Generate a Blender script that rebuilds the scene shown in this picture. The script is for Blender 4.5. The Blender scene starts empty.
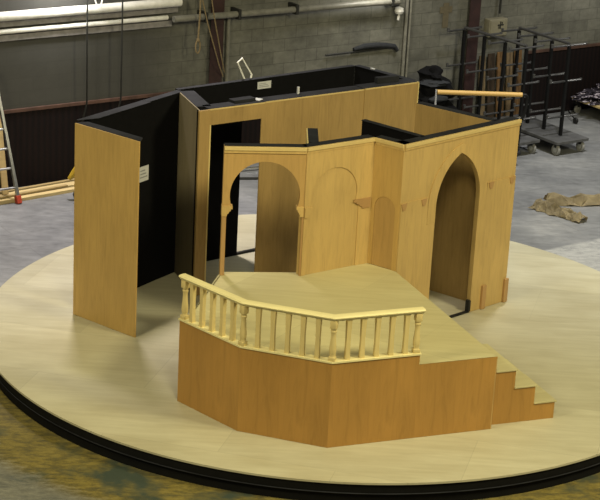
import bpy, bmesh, math, random
from mathutils import Vector, Matrix
random.seed(7)
sc = bpy.context.scene
COL = sc.collection
PI = math.pi

# ------------------------------------------------------------------ helpers
def thing(name, label, cat, loc=(0, 0, 0), rotz=0.0, group=None):
    o = bpy.data.objects.new(name, None); COL.objects.link(o)
    o.empty_display_size = 0.1
    o.location = loc; o.rotation_euler = (0, 0, rotz)
    o['label'] = label; o['category'] = cat
    if group: o['group'] = group
    return o

def tag(o, label, cat, group=None):
    o['label'] = label; o['category'] = cat
    if group: o['group'] = group
    return o

def obj(name, bm, mat, parent=None, smooth=False, loc=None, rotz=None):
    bmesh.ops.recalc_face_normals(bm, faces=bm.faces[:])
    me = bpy.data.meshes.new(name); bm.to_mesh(me); bm.free()
    me.materials.append(mat)
    if smooth:
        me.shade_smooth()
        me.set_sharp_from_angle(angle=math.radians(35))
    o = bpy.data.objects.new(name, me); COL.objects.link(o)
    if parent is not None: o.parent = parent
    if loc is not None: o.location = loc
    if rotz is not None: o.rotation_euler = (0, 0, rotz)
    return o

def struct(name, bm, mat, loc=None, rotz=None, smooth=False):
    o = obj(name, bm, mat, None, smooth, loc, rotz); o['kind'] = 'structure'; return o

def NB(): return bmesh.new()

def add_box(bm, x0, x1, y0, y1, z0, z1, bevel=0.0, M=None):
    vs = [bm.verts.new((x, y, z)) for z in (z0, z1) for y in (y0, y1) for x in (x0, x1)]
    idx = [(0, 2, 3, 1), (4, 5, 7, 6), (0, 1, 5, 4), (2, 6, 7, 3), (0, 4, 6, 2), (1, 3, 7, 5)]
    fs = [bm.faces.new([vs[i] for i in f]) for f in idx]
    if M is not None:
        for v in vs: v.co = M @ v.co
    if bevel > 0:
        es = list({e for f in fs for e in f.edges})
        bmesh.ops.bevel(bm, geom=es, offset=bevel, segments=2, affect='EDGES', profile=0.5)
    return bm

def box(x0, x1, y0, y1, z0, z1, bevel=0.0, M=None):
    return add_box(NB(), x0, x1, y0, y1, z0, z1, bevel, M)

def add_slab(bm, pts, y0, y1):
    """outline in the (x, z) plane pushed from y0 to y1"""
    n = len(pts)
    a = [bm.verts.new((x, y0, z)) for x, z in pts]
    b = [bm.verts.new((x, y1, z)) for x, z in pts]
    fs = [bm.faces.new(a), bm.faces.new(b[::-1])]
    for i in range(n):
        j = (i + 1) % n
        bm.faces.new((a[i], b[i], b[j], a[j]))
    for f in fs: f.normal_update()
    bmesh.ops.triangulate(bm, faces=fs, ngon_method='EAR_CLIP')
    return bm

def slab(pts, y0, y1): return add_slab(NB(), pts, y0, y1)

def add_prism(bm, pts, z0, z1):
    """footprint in (x, y) raised from z0 to z1"""
    n = len(pts)
    a = [bm.verts.new((x, y, z0)) for x, y in pts]
    b = [bm.verts.new((x, y, z1)) for x, y in pts]
    fs = [bm.faces.new(a[::-1]), bm.faces.new(b)]
    for i in range(n):
        j = (i + 1) % n
        bm.faces.new((a[i], a[j], b[j], b[i]))
    for f in fs: f.normal_update()
    bmesh.ops.triangulate(bm, faces=fs, ngon_method='EAR_CLIP')
    return bm

def prism(pts, z0, z1): return add_prism(NB(), pts, z0, z1)

def add_tube(bm, pts, r, n=10, cap=True, closed=False):
    pts = [Vector(p) for p in pts]
    rs = r if isinstance(r, (list, tuple)) else [r] * len(pts)
    rings = []
    N = len(pts)
    t0 = (pts[1] - pts[0]).normalized()
    u = t0.orthogonal().normalized()
    for i, p in enumerate(pts):
        if closed: t = (pts[(i + 1) % N] - pts[i - 1]).normalized()
        elif i == 0: t = t0
        elif i == N - 1: t = (pts[-1] - pts[-2]).normalized()
        else: t = ((pts[i + 1] - p).normalized() + (p - pts[i - 1]).normalized()).normalized()
        u = (u - t * u.dot(t)).normalized()
        v = t.cross(u)
        rings.append([bm.verts.new(p + (u * math.cos(2 * PI * k / n) + v * math.sin(2 * PI * k / n)) * rs[i]) for k in range(n)])
    m = N if closed else N - 1
    for i in range(m):
        a, b = rings[i], rings[(i + 1) % N]
        for k in range(n):
            bm.faces.new((a[k], a[(k + 1) % n], b[(k + 1) % n], b[k]))
    if cap and not closed:
        bm.faces.new(rings[0][::-1]); bm.faces.new(rings[-1])
    return bm

def tube(pts, r, n=10, closed=False): return add_tube(NB(), pts, r, n, True, closed)

def add_lathe(bm, prof, cx=0, cy=0, n=20):
    rings = [[bm.verts.new((cx + r * math.cos(2 * PI * k / n), cy + r * math.sin(2 * PI * k / n), z)) for k in range(n)] for r, z in prof]
    for a, b in zip(rings, rings[1:]):
        for k in range(n):
            bm.faces.new((a[k], a[(k + 1) % n], b[(k + 1) % n], b[k]))
    bm.faces.new(rings[0][::-1]); bm.faces.new(rings[-1])
    return bm

# ------------------------------------------------------------------ materials
def newmat(name, rough=0.6, metal=0.0, spec=0.4):
    m = bpy.data.materials.new(name); m.use_nodes = True
    nt = m.node_tree; b = nt.nodes['Principled BSDF']
    b.inputs['Roughness'].default_value = rough
    b.inputs['Metallic'].default_value = metal
    b.inputs['Specular IOR Level'].default_value = spec
    return m, nt, b

def N(nt, t, **kw):
    n = nt.nodes.new(t)
    for k, v in kw.items(): setattr(n, k, v)
    return n

def L(nt, a, b): nt.links.new(a, b)

def mapping(nt, scale, rot=(0, 0, 0), loc=(0, 0, 0), src='Object'):
    tc = N(nt, 'ShaderNodeTexCoord'); mp = N(nt, 'ShaderNodeMapping')
    mp.inputs['Scale'].default_value = scale; mp.inputs['Rotation'].default_value = rot; mp.inputs['Location'].default_value = loc
    L(nt, tc.outputs[src], mp.inputs['Vector']); return mp.outputs['Vector']

def noise(nt, vec, scale, detail=4, rough=0.55, dist=0.0):
    n = N(nt, 'ShaderNodeTexNoise')
    n.inputs['Scale'].default_value = scale; n.inputs['Detail'].default_value = detail
    n.inputs['Roughness'].default_value = rough; n.inputs['Distortion'].default_value = dist
    L(nt, vec, n.inputs['Vector']); return n.outputs['Fac']

def ramp(nt, fac, stops):
    r = N(nt, 'ShaderNodeValToRGB'); e = r.color_ramp.elements
    while len(e) < len(stops): e.new(0.5)
    for x, (p, c) in zip(e, stops):
        x.position = p; x.color = (*c, 1) if len(c) == 3 else c
    L(nt, fac, r.inputs['Fac']); return r.outputs['Color']

def mix(nt, fac, a, b, mode='MIX'):
    m = N(nt, 'ShaderNodeMix', data_type='RGBA', blend_type=mode)
    if isinstance(fac, (int, float)): m.inputs['Factor'].default_value = fac
    else: L(nt, fac, m.inputs['Factor'])
    for s, v in (('A', a), ('B', b)):
        sock = [i for i in m.inputs if i.name == s and i.type == 'RGBA'][0]
        if isinstance(v, tuple): sock.default_value = (*v, 1)
        else: L(nt, v, sock)
    return [o for o in m.outputs if o.type == 'RGBA'][0]

def bump(nt, b, h, strength=0.2, dist=0.01):
    n = N(nt, 'ShaderNodeBump'); n.inputs['Strength'].default_value = strength; n.inputs['Distance'].default_value = dist
    L(nt, h, n.inputs['Height']); L(nt, n.outputs['Normal'], b.inputs['Normal'])

def sc3(c, k): return tuple(min(1, x * k) for x in c)

def plywood(name, c, rough=0.5, along='z', seed=0.0, contrast=1.0):
    m, nt, b = newmat(name, rough, spec=0.3)
    s = {'z': (9, 9, 0.9), 'x': (0.9, 9, 9)}[along]
    g = noise(nt, mapping(nt, s, loc=(seed, seed * 1.7, seed * .6)), 2.2, 5, 0.6, 1.2)
    big = noise(nt, mapping(nt, (1.1, 1.1, .6), loc=(seed * 2, 0, seed)), 1.6, 3, 0.5)
    k = 0.15 * contrast
    c1 = ramp(nt, g, [(0.25, sc3(c, 1 - k)), (0.5, c), (0.75, sc3(c, 1 + k * .6))])
    c2 = ramp(nt, big, [(0.3, (1 - .16 * contrast,) * 3), (0.7, (1, 1, 1))])
    out = mix(nt, 1.0, c1, c2, 'MULTIPLY')
    L(nt, out, b.inputs['Base Color']); bump(nt, b, g, 0.05, 0.003)
    return m

def plain(name, c, rough=0.6, metal=0.0, var=0.15, scale=12, spec=0.4):
    m, nt, b = newmat(name, rough, metal, spec)
    n = noise(nt, mapping(nt, (1, 1, 1)), scale, 3)
    L(nt, ramp(nt, n, [(0.3, sc3(c, 1 - var)), (0.7, sc3(c, 1 + var))]), b.inputs['Base Color'])
    return m

M_FLAT  = plywood('honey_plywood', (0.55, 0.38, 0.145))
M_FLAT2 = plywood('honey_plywood_second', (0.56, 0.385, 0.145), seed=3.1)
M_FLAT3 = plywood('honey_plywood_third', (0.53, 0.345, 0.115), seed=5.7)
M_TAN   = plywood('tan_plywood', (0.48, 0.305, 0.11), seed=8.3)
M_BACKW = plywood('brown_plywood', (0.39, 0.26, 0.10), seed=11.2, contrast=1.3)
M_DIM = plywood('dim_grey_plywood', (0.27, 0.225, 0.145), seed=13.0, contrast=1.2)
M_ORANGE= plywood('orange_plywood', (0.44, 0.24, 0.062), seed=2.2, contrast=1.0)
M_PINE  = plywood('pale_pine', (0.68, 0.545, 0.24), seed=4.4, contrast=.6)
M_PINEX = plywood('pale_pine_rail', (0.80, 0.71, 0.37), along='x', seed=4.4, contrast=.5)
M_CORN  = plywood('cornice_pine', (0.62, 0.47, 0.20), along='x', seed=3.3, contrast=.5)
M_BROWNW= plywood('shaped_brown_wood', (0.42, 0.255, 0.105), seed=6.0, contrast=.6)
M_BLACK = plain('black_scenic_paint', (0.0045, 0.0045, 0.0055), 0.85, spec=.12)
M_TOP   = plain('charcoal_batten_paint', (0.019, 0.020, 0.024), 0.8, var=.3, scale=5, spec=.2)
M_SKIRT = plain('black_skirt', (0.006, 0.006, 0.006), 0.8, spec=.15)
M_IRON  = plain('black_iron', (0.012, 0.012, 0.012), 0.5)
M_STEELB= plain('black_steel_tube', (0.006, 0.006, 0.0065), 0.5, 0.0, spec=.25)
M_ARM = plain('glint_grey_steel_tube', (0.045, 0.045, 0.047), 0.3, 0.0, spec=1.0)  # black rack arms; base colour lifted to grey to carry their glints
M_RDECK = plain('grey_rack_deck', (0.075, 0.076, 0.078), 0.5, var=.3, scale=6)
M_CHROME= plain('chrome', (0.7, 0.7, 0.7), 0.2, 1.0)
M_ALU   = plain('aluminium', (0.45, 0.46, 0.46), 0.35, 0.85)
M_RED   = plain('red_plastic', (0.45, 0.06, 0.03), 0.5)
M_RUBBER= plain('grey_rubber', (0.22, 0.22, 0.21), 0.6)
M_WHITE = plain('white_paper', (0.55, 0.56, 0.58), 0.7, var=.04)
M_GREYP = plain('grey_print', (0.25, 0.26, 0.28), 0.7)
M_COLUMN= plain('oxide_red_steel', (0.030, 0.012, 0.011), 0.7, var=.35, scale=6)
M_PIPEW = plain('white_painted_pipe', (0.62, 0.61, 0.57), 0.35, var=.1)
M_PIPEG = plain('grey_pipe', (0.17, 0.165, 0.14), 0.45, var=.2)
M_PLATE = plain('grey_duct_plate', (0.20, 0.19, 0.19), 0.5, var=.2)
M_CABLE = plain('dark_cable', (0.015, 0.015, 0.013), 0.6)
M_ROPE  = plain('tan_rope', (0.20, 0.15, 0.08), 0.9, var=.3, scale=40)
M_BOX   = plain('beige_metal_box', (0.20, 0.185, 0.13), 0.5, var=.08)
M_DRAPE = plain('black_cloth', (0.006, 0.006, 0.007), 0.9, spec=.1)
M_DRAPEG= plain('grey_cloth', (0.030, 0.032, 0.036), 0.9, spec=.1)
M_YELLOW= plain('yellow_hose', (0.50, 0.33, 0.03), 0.5)
M_SHEET = plain('pale_grey_board', (0.33, 0.34, 0.35), 0.5, var=.05)
M_HANDLE= plywood('varnished_handle', (0.55, 0.35, 0.11), along='x', seed=9.1, contrast=.4)
M_PAPER = plain('brown_paper', (0.37, 0.305, 0.185), 0.9, var=.25, scale=6)

def board_mat(name, c, seed):
    m, nt, b = newmat(name, 0.8, spec=.2)
    g = noise(nt, mapping(nt, (7, 7, 1.1), loc=(seed, 0, seed)), 2.4, 4, .6, .8)
    L(nt, ramp(nt, g, [(0.3, sc3(c, .35)), (0.52, c), (0.75, sc3(c, 1.35))]), b.inputs['Base Color'])
    return m
M_SLABS = [board_mat('rough_board_%s' % n, c, s) for n, c, s in
           (('dull', (0.15, 0.11, 0.06), 1), ('brown', (0.04, 0.028, 0.018), 2), ('orange', (0.15, 0.085, 0.035), 3), ('pale', (0.17, 0.12, 0.065), 4))]

def deck_mat(name, rotdeg, c, sheet=(2.44, 1.22), shift=(0, 0, 0), stain=1.0):
    m, nt, b = newmat(name, 0.42, spec=.35)
    v = mapping(nt, (1, 1, 1), rot=(0, 0, math.radians(rotdeg)), loc=shift)
    br = N(nt, 'ShaderNodeTexBrick'); br.offset = 0.5
    br.inputs['Scale'].default_value = 1.0
    br.inputs['Brick Width'].default_value = sheet[0]; br.inputs['Row Height'].default_value = sheet[1]
    br.inputs['Mortar Size'].default_value = 0.004; br.inputs['Mortar Smooth'].default_value = 0.4; br.inputs['Bias'].default_value = 0.0
    br.inputs['Color1'].default_value = (*sc3(c, .90), 1); br.inputs['Color2'].default_value = (*sc3(c, 1.07), 1)
    br.inputs['Mortar'].default_value = (*sc3(c, .84), 1)
    L(nt, v, br.inputs['Vector'])
    g = noise(nt, mapping(nt, (0.7, 7, 1), rot=(0, 0, math.radians(rotdeg))), 1.6, 5, .6, .9)
    big = noise(nt, mapping(nt, (.6, .9, 1)), 1.5, 4, .6)
    c2 = mix(nt, 1.0, br.outputs['Color'], ramp(nt, g, [(.3, (.86, .85, .82)), (.7, (1, 1, 1))]), 'MULTIPLY')
    c3 = mix(nt, stain, c2, ramp(nt, big, [(.32, (.86, .84, .80)), (.62, (1, 1, 1))]), 'MULTIPLY')
    L(nt, c3, b.inputs['Base Color'])
    r = ramp(nt, big, [(.3, (.36,) * 3), (.7, (.52,) * 3)]); L(nt, r, b.inputs['Roughness'])
    return m
M_DECK = deck_mat('birch_deck', 14, (0.55, 0.52, 0.375), shift=(.3, .2, 0))
M_DECK2 = deck_mat('birch_platform_top', 30, (0.60, 0.545, 0.30), shift=(.1, .5, 0), stain=.6)

def wall_mat():
    m, nt, b = newmat('painted_blockwork', 0.8, spec=.25)
    tc = N(nt, 'ShaderNodeTexCoord'); sx = N(nt, 'ShaderNodeSeparateXYZ'); cx = N(nt, 'ShaderNodeCombineXYZ')
    L(nt, tc.outputs['Object'], sx.inputs[0]); L(nt, sx.outputs['X'], cx.inputs['X']); L(nt, sx.outputs['Z'], cx.inputs['Y'])
    br = N(nt, 'ShaderNodeTexBrick'); br.inputs['Scale'].default_value = 1
    br.inputs['Brick Width'].default_value = .42; br.inputs['Row Height'].default_value = .2; br.inputs['Mortar Size'].default_value = .008
    br.inputs['Mortar Smooth'].default_value = .5; br.inputs['Bias'].default_value = 0
    br.inputs['Color1'].default_value = (.138, .137, .122, 1); br.inputs['Color2'].default_value = (.172, .170, .152, 1); br.inputs['Mortar'].default_value = (.108, .107, .095, 1)
    L(nt, cx.outputs[0], br.inputs['Vector'])
    n1 = noise(nt, mapping(nt, (1, 1, 1)), 1.3, 5, .65)
    n2 = noise(nt, mapping(nt, (1, 1, 1.6)), 7, 4, .65)
    c = mix(nt, 1, br.outputs['Color'], ramp(nt, n1, [(.3, (.62, .62, .62)), (.65, (1.05, 1.05, 1.02))]), 'MULTIPLY')
    c = mix(nt, 1, c, ramp(nt, n2, [(.25, (.72, .72, .70)), (.7, (1.08, 1.08, 1.06))]), 'MULTIPLY')
    # darker, flatter colour on the left third of the wall
    gr = N(nt, 'ShaderNodeMapRange'); gr.inputs['From Min'].default_value = 2.0; gr.inputs['From Max'].default_value = 3.2
    gr.inputs['To Min'].default_value = 1.0; gr.inputs['To Max'].default_value = 0.0
    L(nt, sx.outputs['X'], gr.inputs['Value'])
    c = mix(nt, gr.outputs[0], c, mix(nt, .75, mix(nt, 1, c, (.42, .42, .43), 'MULTIPLY'), (.058, .057, .052)))
    L(nt, c, b.inputs['Base Color']); bump(nt, b, br.outputs['Fac'], -.2, .006)
    return m
M_WALL = wall_mat()

def dado_mat():
    m, nt, b = newmat('maroon_black_dado', 0.8, spec=.15)
    w = N(nt, 'ShaderNodeTexWave'); w.bands_direction = 'X'; w.inputs['Scale'].default_value = 3.2; w.inputs['Distortion'].default_value = 1.5
    L(nt, mapping(nt, (1, 1, .1)), w.inputs['Vector'])
    L(nt, ramp(nt, w.outputs['Fac'], [(0, (.0055, .0035, .0038)), (1, (.009, .005, .005))]), b.inputs['Base Color'])
    bump(nt, b, w.outputs['Fac'], .3, .01); return m
M_DADO = dado_mat()
M_DADOTOP = plain('rusty_dado_capping', (0.07, 0.036, 0.026), 0.8, var=.4, scale=4)

def floor_mat():
    m, nt, b = newmat('worn_workshop_floor', 0.55, spec=.4)
    n1 = noise(nt, mapping(nt, (1, 1, 1)), .9, 6, .65)
    n2 = noise(nt, mapping(nt, (1.2, 5, 1), rot=(0, 0, math.radians(-33))), 2.2, 5, .65)
    n3 = noise(nt, mapping(nt, (1, 1, 1)), 9, 4, .7)
    c = ramp(nt, n1, [(.3, (.145, .15, .158)), (.55, (.225, .23, .235)), (.75, (.32, .32, .315))])
    c = mix(nt, 1, c, ramp(nt, n2, [(.3, (.78, .78, .78)), (.7, (1.1, 1.1, 1.1))]), 'MULTIPLY')
    c = mix(nt, 1, c, ramp(nt, n3, [(.3, (.88, .88, .88)), (.7, (1.05, 1.05, 1.05))]), 'MULTIPLY')
    # board joints
    br = N(nt, 'ShaderNodeTexBrick'); br.inputs['Scale'].default_value = 1; br.inputs['Brick Width'].default_value = 3.0; br.inputs['Row Height'].default_value = .62
    br.inputs['Mortar Size'].default_value = .008; br.inputs['Color1'].default_value = (1, 1, 1, 1); br.inputs['Color2'].default_value = (.93, .93, .93, 1); br.inputs['Mortar'].default_value = (.6, .6, .6, 1)
    L(nt, mapping(nt, (1, 1, 1), rot=(0, 0, math.radians(-33))), br.inputs['Vector'])
    c = mix(nt, .5, c, br.outputs['Color'], 'MULTIPLY')
    # worn mustard paint round the front of the turntable
    tc = N(nt, 'ShaderNodeTexCoord'); sx = N(nt, 'ShaderNodeSeparateXYZ'); L(nt, tc.outputs['Object'], sx.inputs[0])
    def mrange(val, a, bb):
        r = N(nt, 'ShaderNodeMapRange'); r.inputs['From Min'].default_value = a; r.inputs['From Max'].default_value = bb
        L(nt, val, r.inputs['Value']); return r.outputs[0]
    def mth(op, a, bb):
        q = N(nt, 'ShaderNodeMath', operation=op)
        for i, v in enumerate((a, bb)):
            if isinstance(v, (int, float)): q.inputs[i].default_value = v
            else: L(nt, v, q.inputs[i])
        return q.outputs[0]
    n4 = noise(nt, mapping(nt, (1.2, 3.2, 1), rot=(0, 0, math.radians(-33))), 5.0, 9, .85)
    n5 = noise(nt, mapping(nt, (1, 1, 1), loc=(4, 7, 0)), 1.4, 4, .6)
    front = mrange(sx.outputs['Y'], -0.4, -1.8)
    yx = N(nt, 'ShaderNodeVectorMath', operation='DISTANCE'); yx.inputs[1].default_value = (.506, 0, -.25)
    L(nt, tc.outputs['Object'], yx.inputs[0])
    rd = mth('ADD', yx.outputs['Value'], mth('MULTIPLY', mth('SUBTRACT', n4, .5), .9))
    ring = mrange(rd, 5.2, 4.9)
    paint = mth('MULTIPLY', front, ring)
    pc = ramp(nt, n4, [(.30, (.030, .036, .024)), (.45, (.11, .088, .020)), (.56, (.23, .175, .030)), (.70, (.24, .21, .09))])
    pc = mix(nt, mrange(n5, .52, .66), pc, (.040, .055, .036))
    c = mix(nt, mth('MULTIPLY', paint, .92), c, pc)
    # worn white paint flag right of the turntable and pale scuffs outside the ring at the front
    outside = mth('MULTIPLY', front, mrange(rd, 4.9, 5.2))
    c = mix(nt, mth('MULTIPLY', outside, .75), c, ramp(nt, n4, [(.35, (.05, .058, .05)), (.5, (.15, .145, .11)), (.65, (.28, .27, .21))]))
    dx = mth('SUBTRACT', sx.outputs['X'], 3.3); dy = mth('SUBTRACT', sx.outputs['Y'], 3.75)
    u = mth('ADD', mth('MULTIPLY', dx, .79), mth('MULTIPLY', dy, .61)); v = mth('SUBTRACT', mth('MULTIPLY', dy, .79), mth('MULTIPLY', dx, .61))
    wv = mth('MULTIPLY', mrange(v, .05, -.02), mrange(v, -1.6, -1.4)); wu = mth('MULTIPLY', mrange(u, -.6, -.5), mrange(u, 3.5, 3.0))
    c = mix(nt, mth('MULTIPLY', mth('MULTIPLY', wv, wu), mrange(n4, .38, .55)), c, (.42, .42, .40))
    L(nt, c, b.inputs['Base Color'])
    L(nt, ramp(nt, n3, [(.3, (.42,) * 3), (.7, (.62,) * 3)]), b.inputs['Roughness'])
    bump(nt, b, n2, .08, .01); return m
M_FLOOR = floor_mat()

# ------------------------------------------------------------------ camera
camd = bpy.data.cameras.new('camera'); cam = bpy.data.objects.new('camera', camd); COL.objects.link(cam); sc.camera = cam
pi_, ro = 0.3353, 0.0533
rt = Vector((1, 0, 0)); fw = Vector((0, math.cos(pi_), -math.sin(pi_))); up = Vector((0, math.sin(pi_), math.cos(pi_)))
r2 = rt * math.cos(ro) + up * math.sin(ro); u2 = -rt * math.sin(ro) + up * math.cos(ro)
mw = Matrix((r2, u2, -fw)).transposed().to_4x4(); mw.translation = (0, -20.315, 7.989)
cam.matrix_world = mw
camd.sensor_width = 36; camd.lens = 1826.4 / 600 * 36; camd.clip_end = 200

# ------------------------------------------------------------------ the hall
ZF = -0.25
WA = Vector((-4.2, 5.516, 0)); WANG = math.radians(35.065)
WD = Vector((math.cos(WANG), math.sin(WANG), 0)); WN = Vector((math.sin(WANG), -math.cos(WANG), 0))
def W(s, d=0.0, z=0.0):
    p = WA + WD * s + WN * d; return (p.x, p.y, z)

bm = NB(); vs = [bm.verts.new(p) for p in ((-16, -16, ZF), (18, -16, ZF), (18, 24, ZF), (-16, 24, ZF))]; bm.faces.new(vs)
struct('floor', bm, M_FLOOR)
struct('wall_back', box(-8, 22, 0, .3, ZF, 6.0), M_WALL, W(0), WANG)

def dado(n, s0, s1):
    o = struct('trim_%d' % n, box(s0, s1, -.03, -.002, ZF + .002, .90), M_DADO, W(0), WANG)
    o2 = struct('trim_%d' % (n + 1), box(s0, s1, -.045, -.002, .902, .952, .004), M_DADOTOP, W(0), WANG)
dado(1, -8, 5.9)
dado(3, 9.72, 22)

def column(s, top, label):
    t = thing('steel_column', label, 'column', W(s, 0, ZF), WANG)
    obj('flange', box(-.115, .115, -.10, -.085, 0, top - ZF), M_COLUMN, t)
    obj('web', box(-.008, .008, -.085, -.004, 0, top - ZF), M_COLUMN, t)
    obj('base_plate', box(-.15, .15, -.14, -.002, 0.001, .02), M_COLUMN, t)
column(3.29, 6.0, 'dark red steel column on the block wall behind the tall black-backed box')
column(8.42, 6.0, 'dark red steel column on the block wall behind the left rack')

# horizontal services
t = thing('service_duct', 'thick white pipe running along the top left of the block wall', 'pipe', W(-3, .12, 0), WANG)
obj('pipe', tube([(0, 0, 2.36), (5.6, 0, 2.36)], .068, 16), M_PIPEW, t, True)
obj('backing_plate', box(0, 5.6, .06, .116, 2.19, 2.29), M_PLATE, t)
t = thing('service_pipe', 'slim pale pipe running along the wall below the thick white pipe', 'pipe', W(-3, .09, 0), WANG)
obj('pipe', tube([(0, 0, 2.13), (5.4, 0, 2.13)], .035, 14), M_PIPEW, t, True)
obj('ledge', box(0, 5.5, .03, .086, 1.98, 2.07, .005), M_PLATE, t)
t = thing('service_pipe', 'long grey pipe crossing the block wall from red column to bulkhead lamp', 'pipe', W(2.45, .19, 0), WANG)
obj('pipe', tube([(0, 0, 2.12), (4.25, 0, 2.09)], .05, 14), M_PIPEG, t, True)
for s in (.55, 1.15, 2.22, 4.1):
    obj('pipe_clip', box(s - .025, s + .025, -.06, .185, 2.03, 2.19, .005), M_CABLE, t)
# conduits
t = thing('conduit', 'dark vertical conduit beside the left dark red column', 'pipe', W(3.52, .05, 0), WANG)
obj('pipe', tube([(0, 0, .2), (0, 0, 2.05)], .03), M_PIPEG, t, True)
t = thing('conduit', 'pair of grey vertical conduits on the wall right of the bulkhead lamp', 'pipe', W(7.0, .04, 0), WANG)
obj('pipe', tube([(0, 0, ZF + .01), (0, 0, 6)], .028), M_PIPEG, t, True)
obj('pipe', tube([(.08, 0, ZF + .01), (.08, 0, 6)], .02), M_PIPEG, t, True)
t = thing('conduit', 'thin dark conduit rising above the beige fuse box', 'pipe', W(9.02, .04, 0), WANG)
obj('pipe', tube([(0, 0, 1.68), (0, 0, 6)], .018), M_CABLE, t, True)

# bulkhead lamp at the end of the pipe
t = thing('bulkhead_lamp', 'small pale bulkhead lamp with hanging pull on block wall', 'lamp', W(6.76, .002, 1.95), WANG)
obj('mount', box(-.05, .05, -.07, 0, .02, .2, .01), M_CABLE, t)
obj('lamp_shade', add_lathe(NB(), [(.03, .02), (.07, .0), (.08, -.05), (.06, -.09), (.02, -.1)], .03, -.1), M_PIPEW, t, True)
obj('pull', tube([(.03, -.1, -.095), (.03, -.1, -.14), (.02, -.1, -.2)], [.008, .022, .02]), M_PIPEW, t, True)

# dark wall streak, modelled as a thin tube with a thicker bundle
t = thing('dark_streak', 'dark horizontal streak ending in a thicker dark bundle on the block wall', 'bracket', W(5.4, .05, 1.27), WANG)
obj('rail', tube([(0, 0, 0), (.45, 0, .005), (1.3, 0, .02)], .016), M_CABLE, t, True)
obj('blotch', tube([(.55, .0, .05), (.75, -.01, .085), (1.0, -.01, .085), (1.2, 0, .06), (1.38, 0, .03), (1.45, .0, -.05)], [.03, .046, .046, .046, .04, .03], 10), M_DRAPEG, t, True)

# rust cross stain on the wall, built as two thin raised boxes
t = thing('cross_stain', 'faded brown cross-shaped rust stain on block wall above the dark heap', 'rust_stain', W(7.86, .002, 1.52), WANG)
obj('upright_bar', box(-.06, .06, -.008, 0, 0, .42), plain('faded_rust_brown', (.105, .088, .055), .9), t)
obj('cross_bar', box(-.13, .13, -.0085, -.0002, .25, .36), bpy.data.materials['faded_rust_brown'], t)

# fuse box
t = thing('fuse_box', 'beige metal fuse box on block wall above the leaning boards', 'box', W(8.72, .003, 1.30), WANG)
obj('cabinet', box(0, .40, -.15, 0, 0, .31, .012), M_BOX, t)
obj('door', box(.02, .38, -.162, -.151, .02, .29, .006), M_BOX, t)
bm = NB(); add_box(bm, .22, .24, -.167, -.1622, .14, .27); add_box(bm, .17, .30, -.168, -.1622, .20, .22)
add_box(bm, .19, .21, -.168, -.1622, .15, .19); add_box(bm, .255, .275, -.168, -.1622, .225, .26)
obj('emblem', bm, M_CABLE, t)

# hanging lines
def line(name, label, cat, pts, r, mat, parts=None):
    o = obj(name, tube(pts, r, 8), mat, None, True); tag(o, label, cat); return o
line('cable', 'dark cable hanging in front of the wall, left of two', 'cable', [W(.92, .3, 5), W(.93, .3, 2.0), W(.95, .28, 1.0), W(.955, .06, .5)], .013, M_CABLE)
line('cable', 'dark cable hanging in front of the wall, right of two', 'cable', [W(1.50, .3, 5), W(1.51, .3, 2.0), W(1.52, .28, 1.0), W(1.525, .06, .5)], .013, M_CABLE)
t = thing('rope', 'tan rope with looped knotted end hanging straight down the wall', 'rope', W(2.80, .34, 1.6), WANG)
obj('strand', tube([(0, 0, .22), (.02, 0, .6), (.03, 0, 3)], .014, 8), M_ROPE, t, True)
obj('loop', tube([(.02 * math.sin(a) * 2.0, 0, .10 - .1 * math.cos(a)) for a in [2 * PI * k / 14 for k in range(14)]], .012, 8, True), M_ROPE, t, True)
obj('knot', add_lathe(NB(), [(.008, .17), (.028, .19), (.03, .21), (.01, .24)]), M_ROPE, t, True)
line('rope', 'thin slanting rope tied to the left red column, lower left of two', 'rope', [W(2.62, .36, 3.2), W(2.95, .36, 2.05), W(3.25, .25, 1.35), W(3.40, .14, 1.13)], .010, M_ROPE)
line('rope', 'thin slanting rope tied to the left red column, upper right of two', 'rope', [W(2.85, .36, 3.2), W(3.06, .36, 2.15), W(3.28, .25, 1.5), W(3.42, .14, 1.2)], .010, M_ROPE)
o = obj('hook', tube([(-.03, 0, .45), (-.02, 0, .2), (.02, 0, .1), (.07, 0, .12), (.09, 0, .2), (.05, 0, .27), (.01, 0, .24)], .013, 8), M_PIPEW, None, True, W(1.08, .3, 2.32), WANG)
tag(o, 'white hook hanging beside the left cable near the thick white pipe', 'hook')

# ------------------------------------------------------------------ ladder, timber and bits at the left
t = thing('ladder', 'aluminium ladder with red feet leaning on the wall at far left', 'ladder', (-4.07, 4.70, ZF), WANG)
H_L, LK, TP = 2.0, .2646, .085        # length, lean towards the wall, taper of the stiles
Ms = Matrix.Rotation(-math.atan2(LK, 1.0), 4, 'X')
for x, sg in ((0, -1), (-.52, 1)):
    Mx = Matrix.Translation((x, 0, 0)) @ Ms @ Matrix.Rotation(sg * math.atan(TP), 4, 'Y')
    obj('stile', box(-.03, .014, -.03, .03, .06, H_L, .005, Mx), M_ALU, t)
    obj('foot', box(-.045, .03, -.045, .045, 0.0, .12, .008, Matrix.Translation((0, .012, .003)) @ Mx), M_RED, t)
for k in range(6):
    z = .24 + .285 * k
    obj('rung', tube([(-.51 + TP * z, LK * z * .97, z * .965), (-.01 - TP * z, LK * z * .97, z * .965)], .018, 10), M_ALU, t, True)

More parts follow.
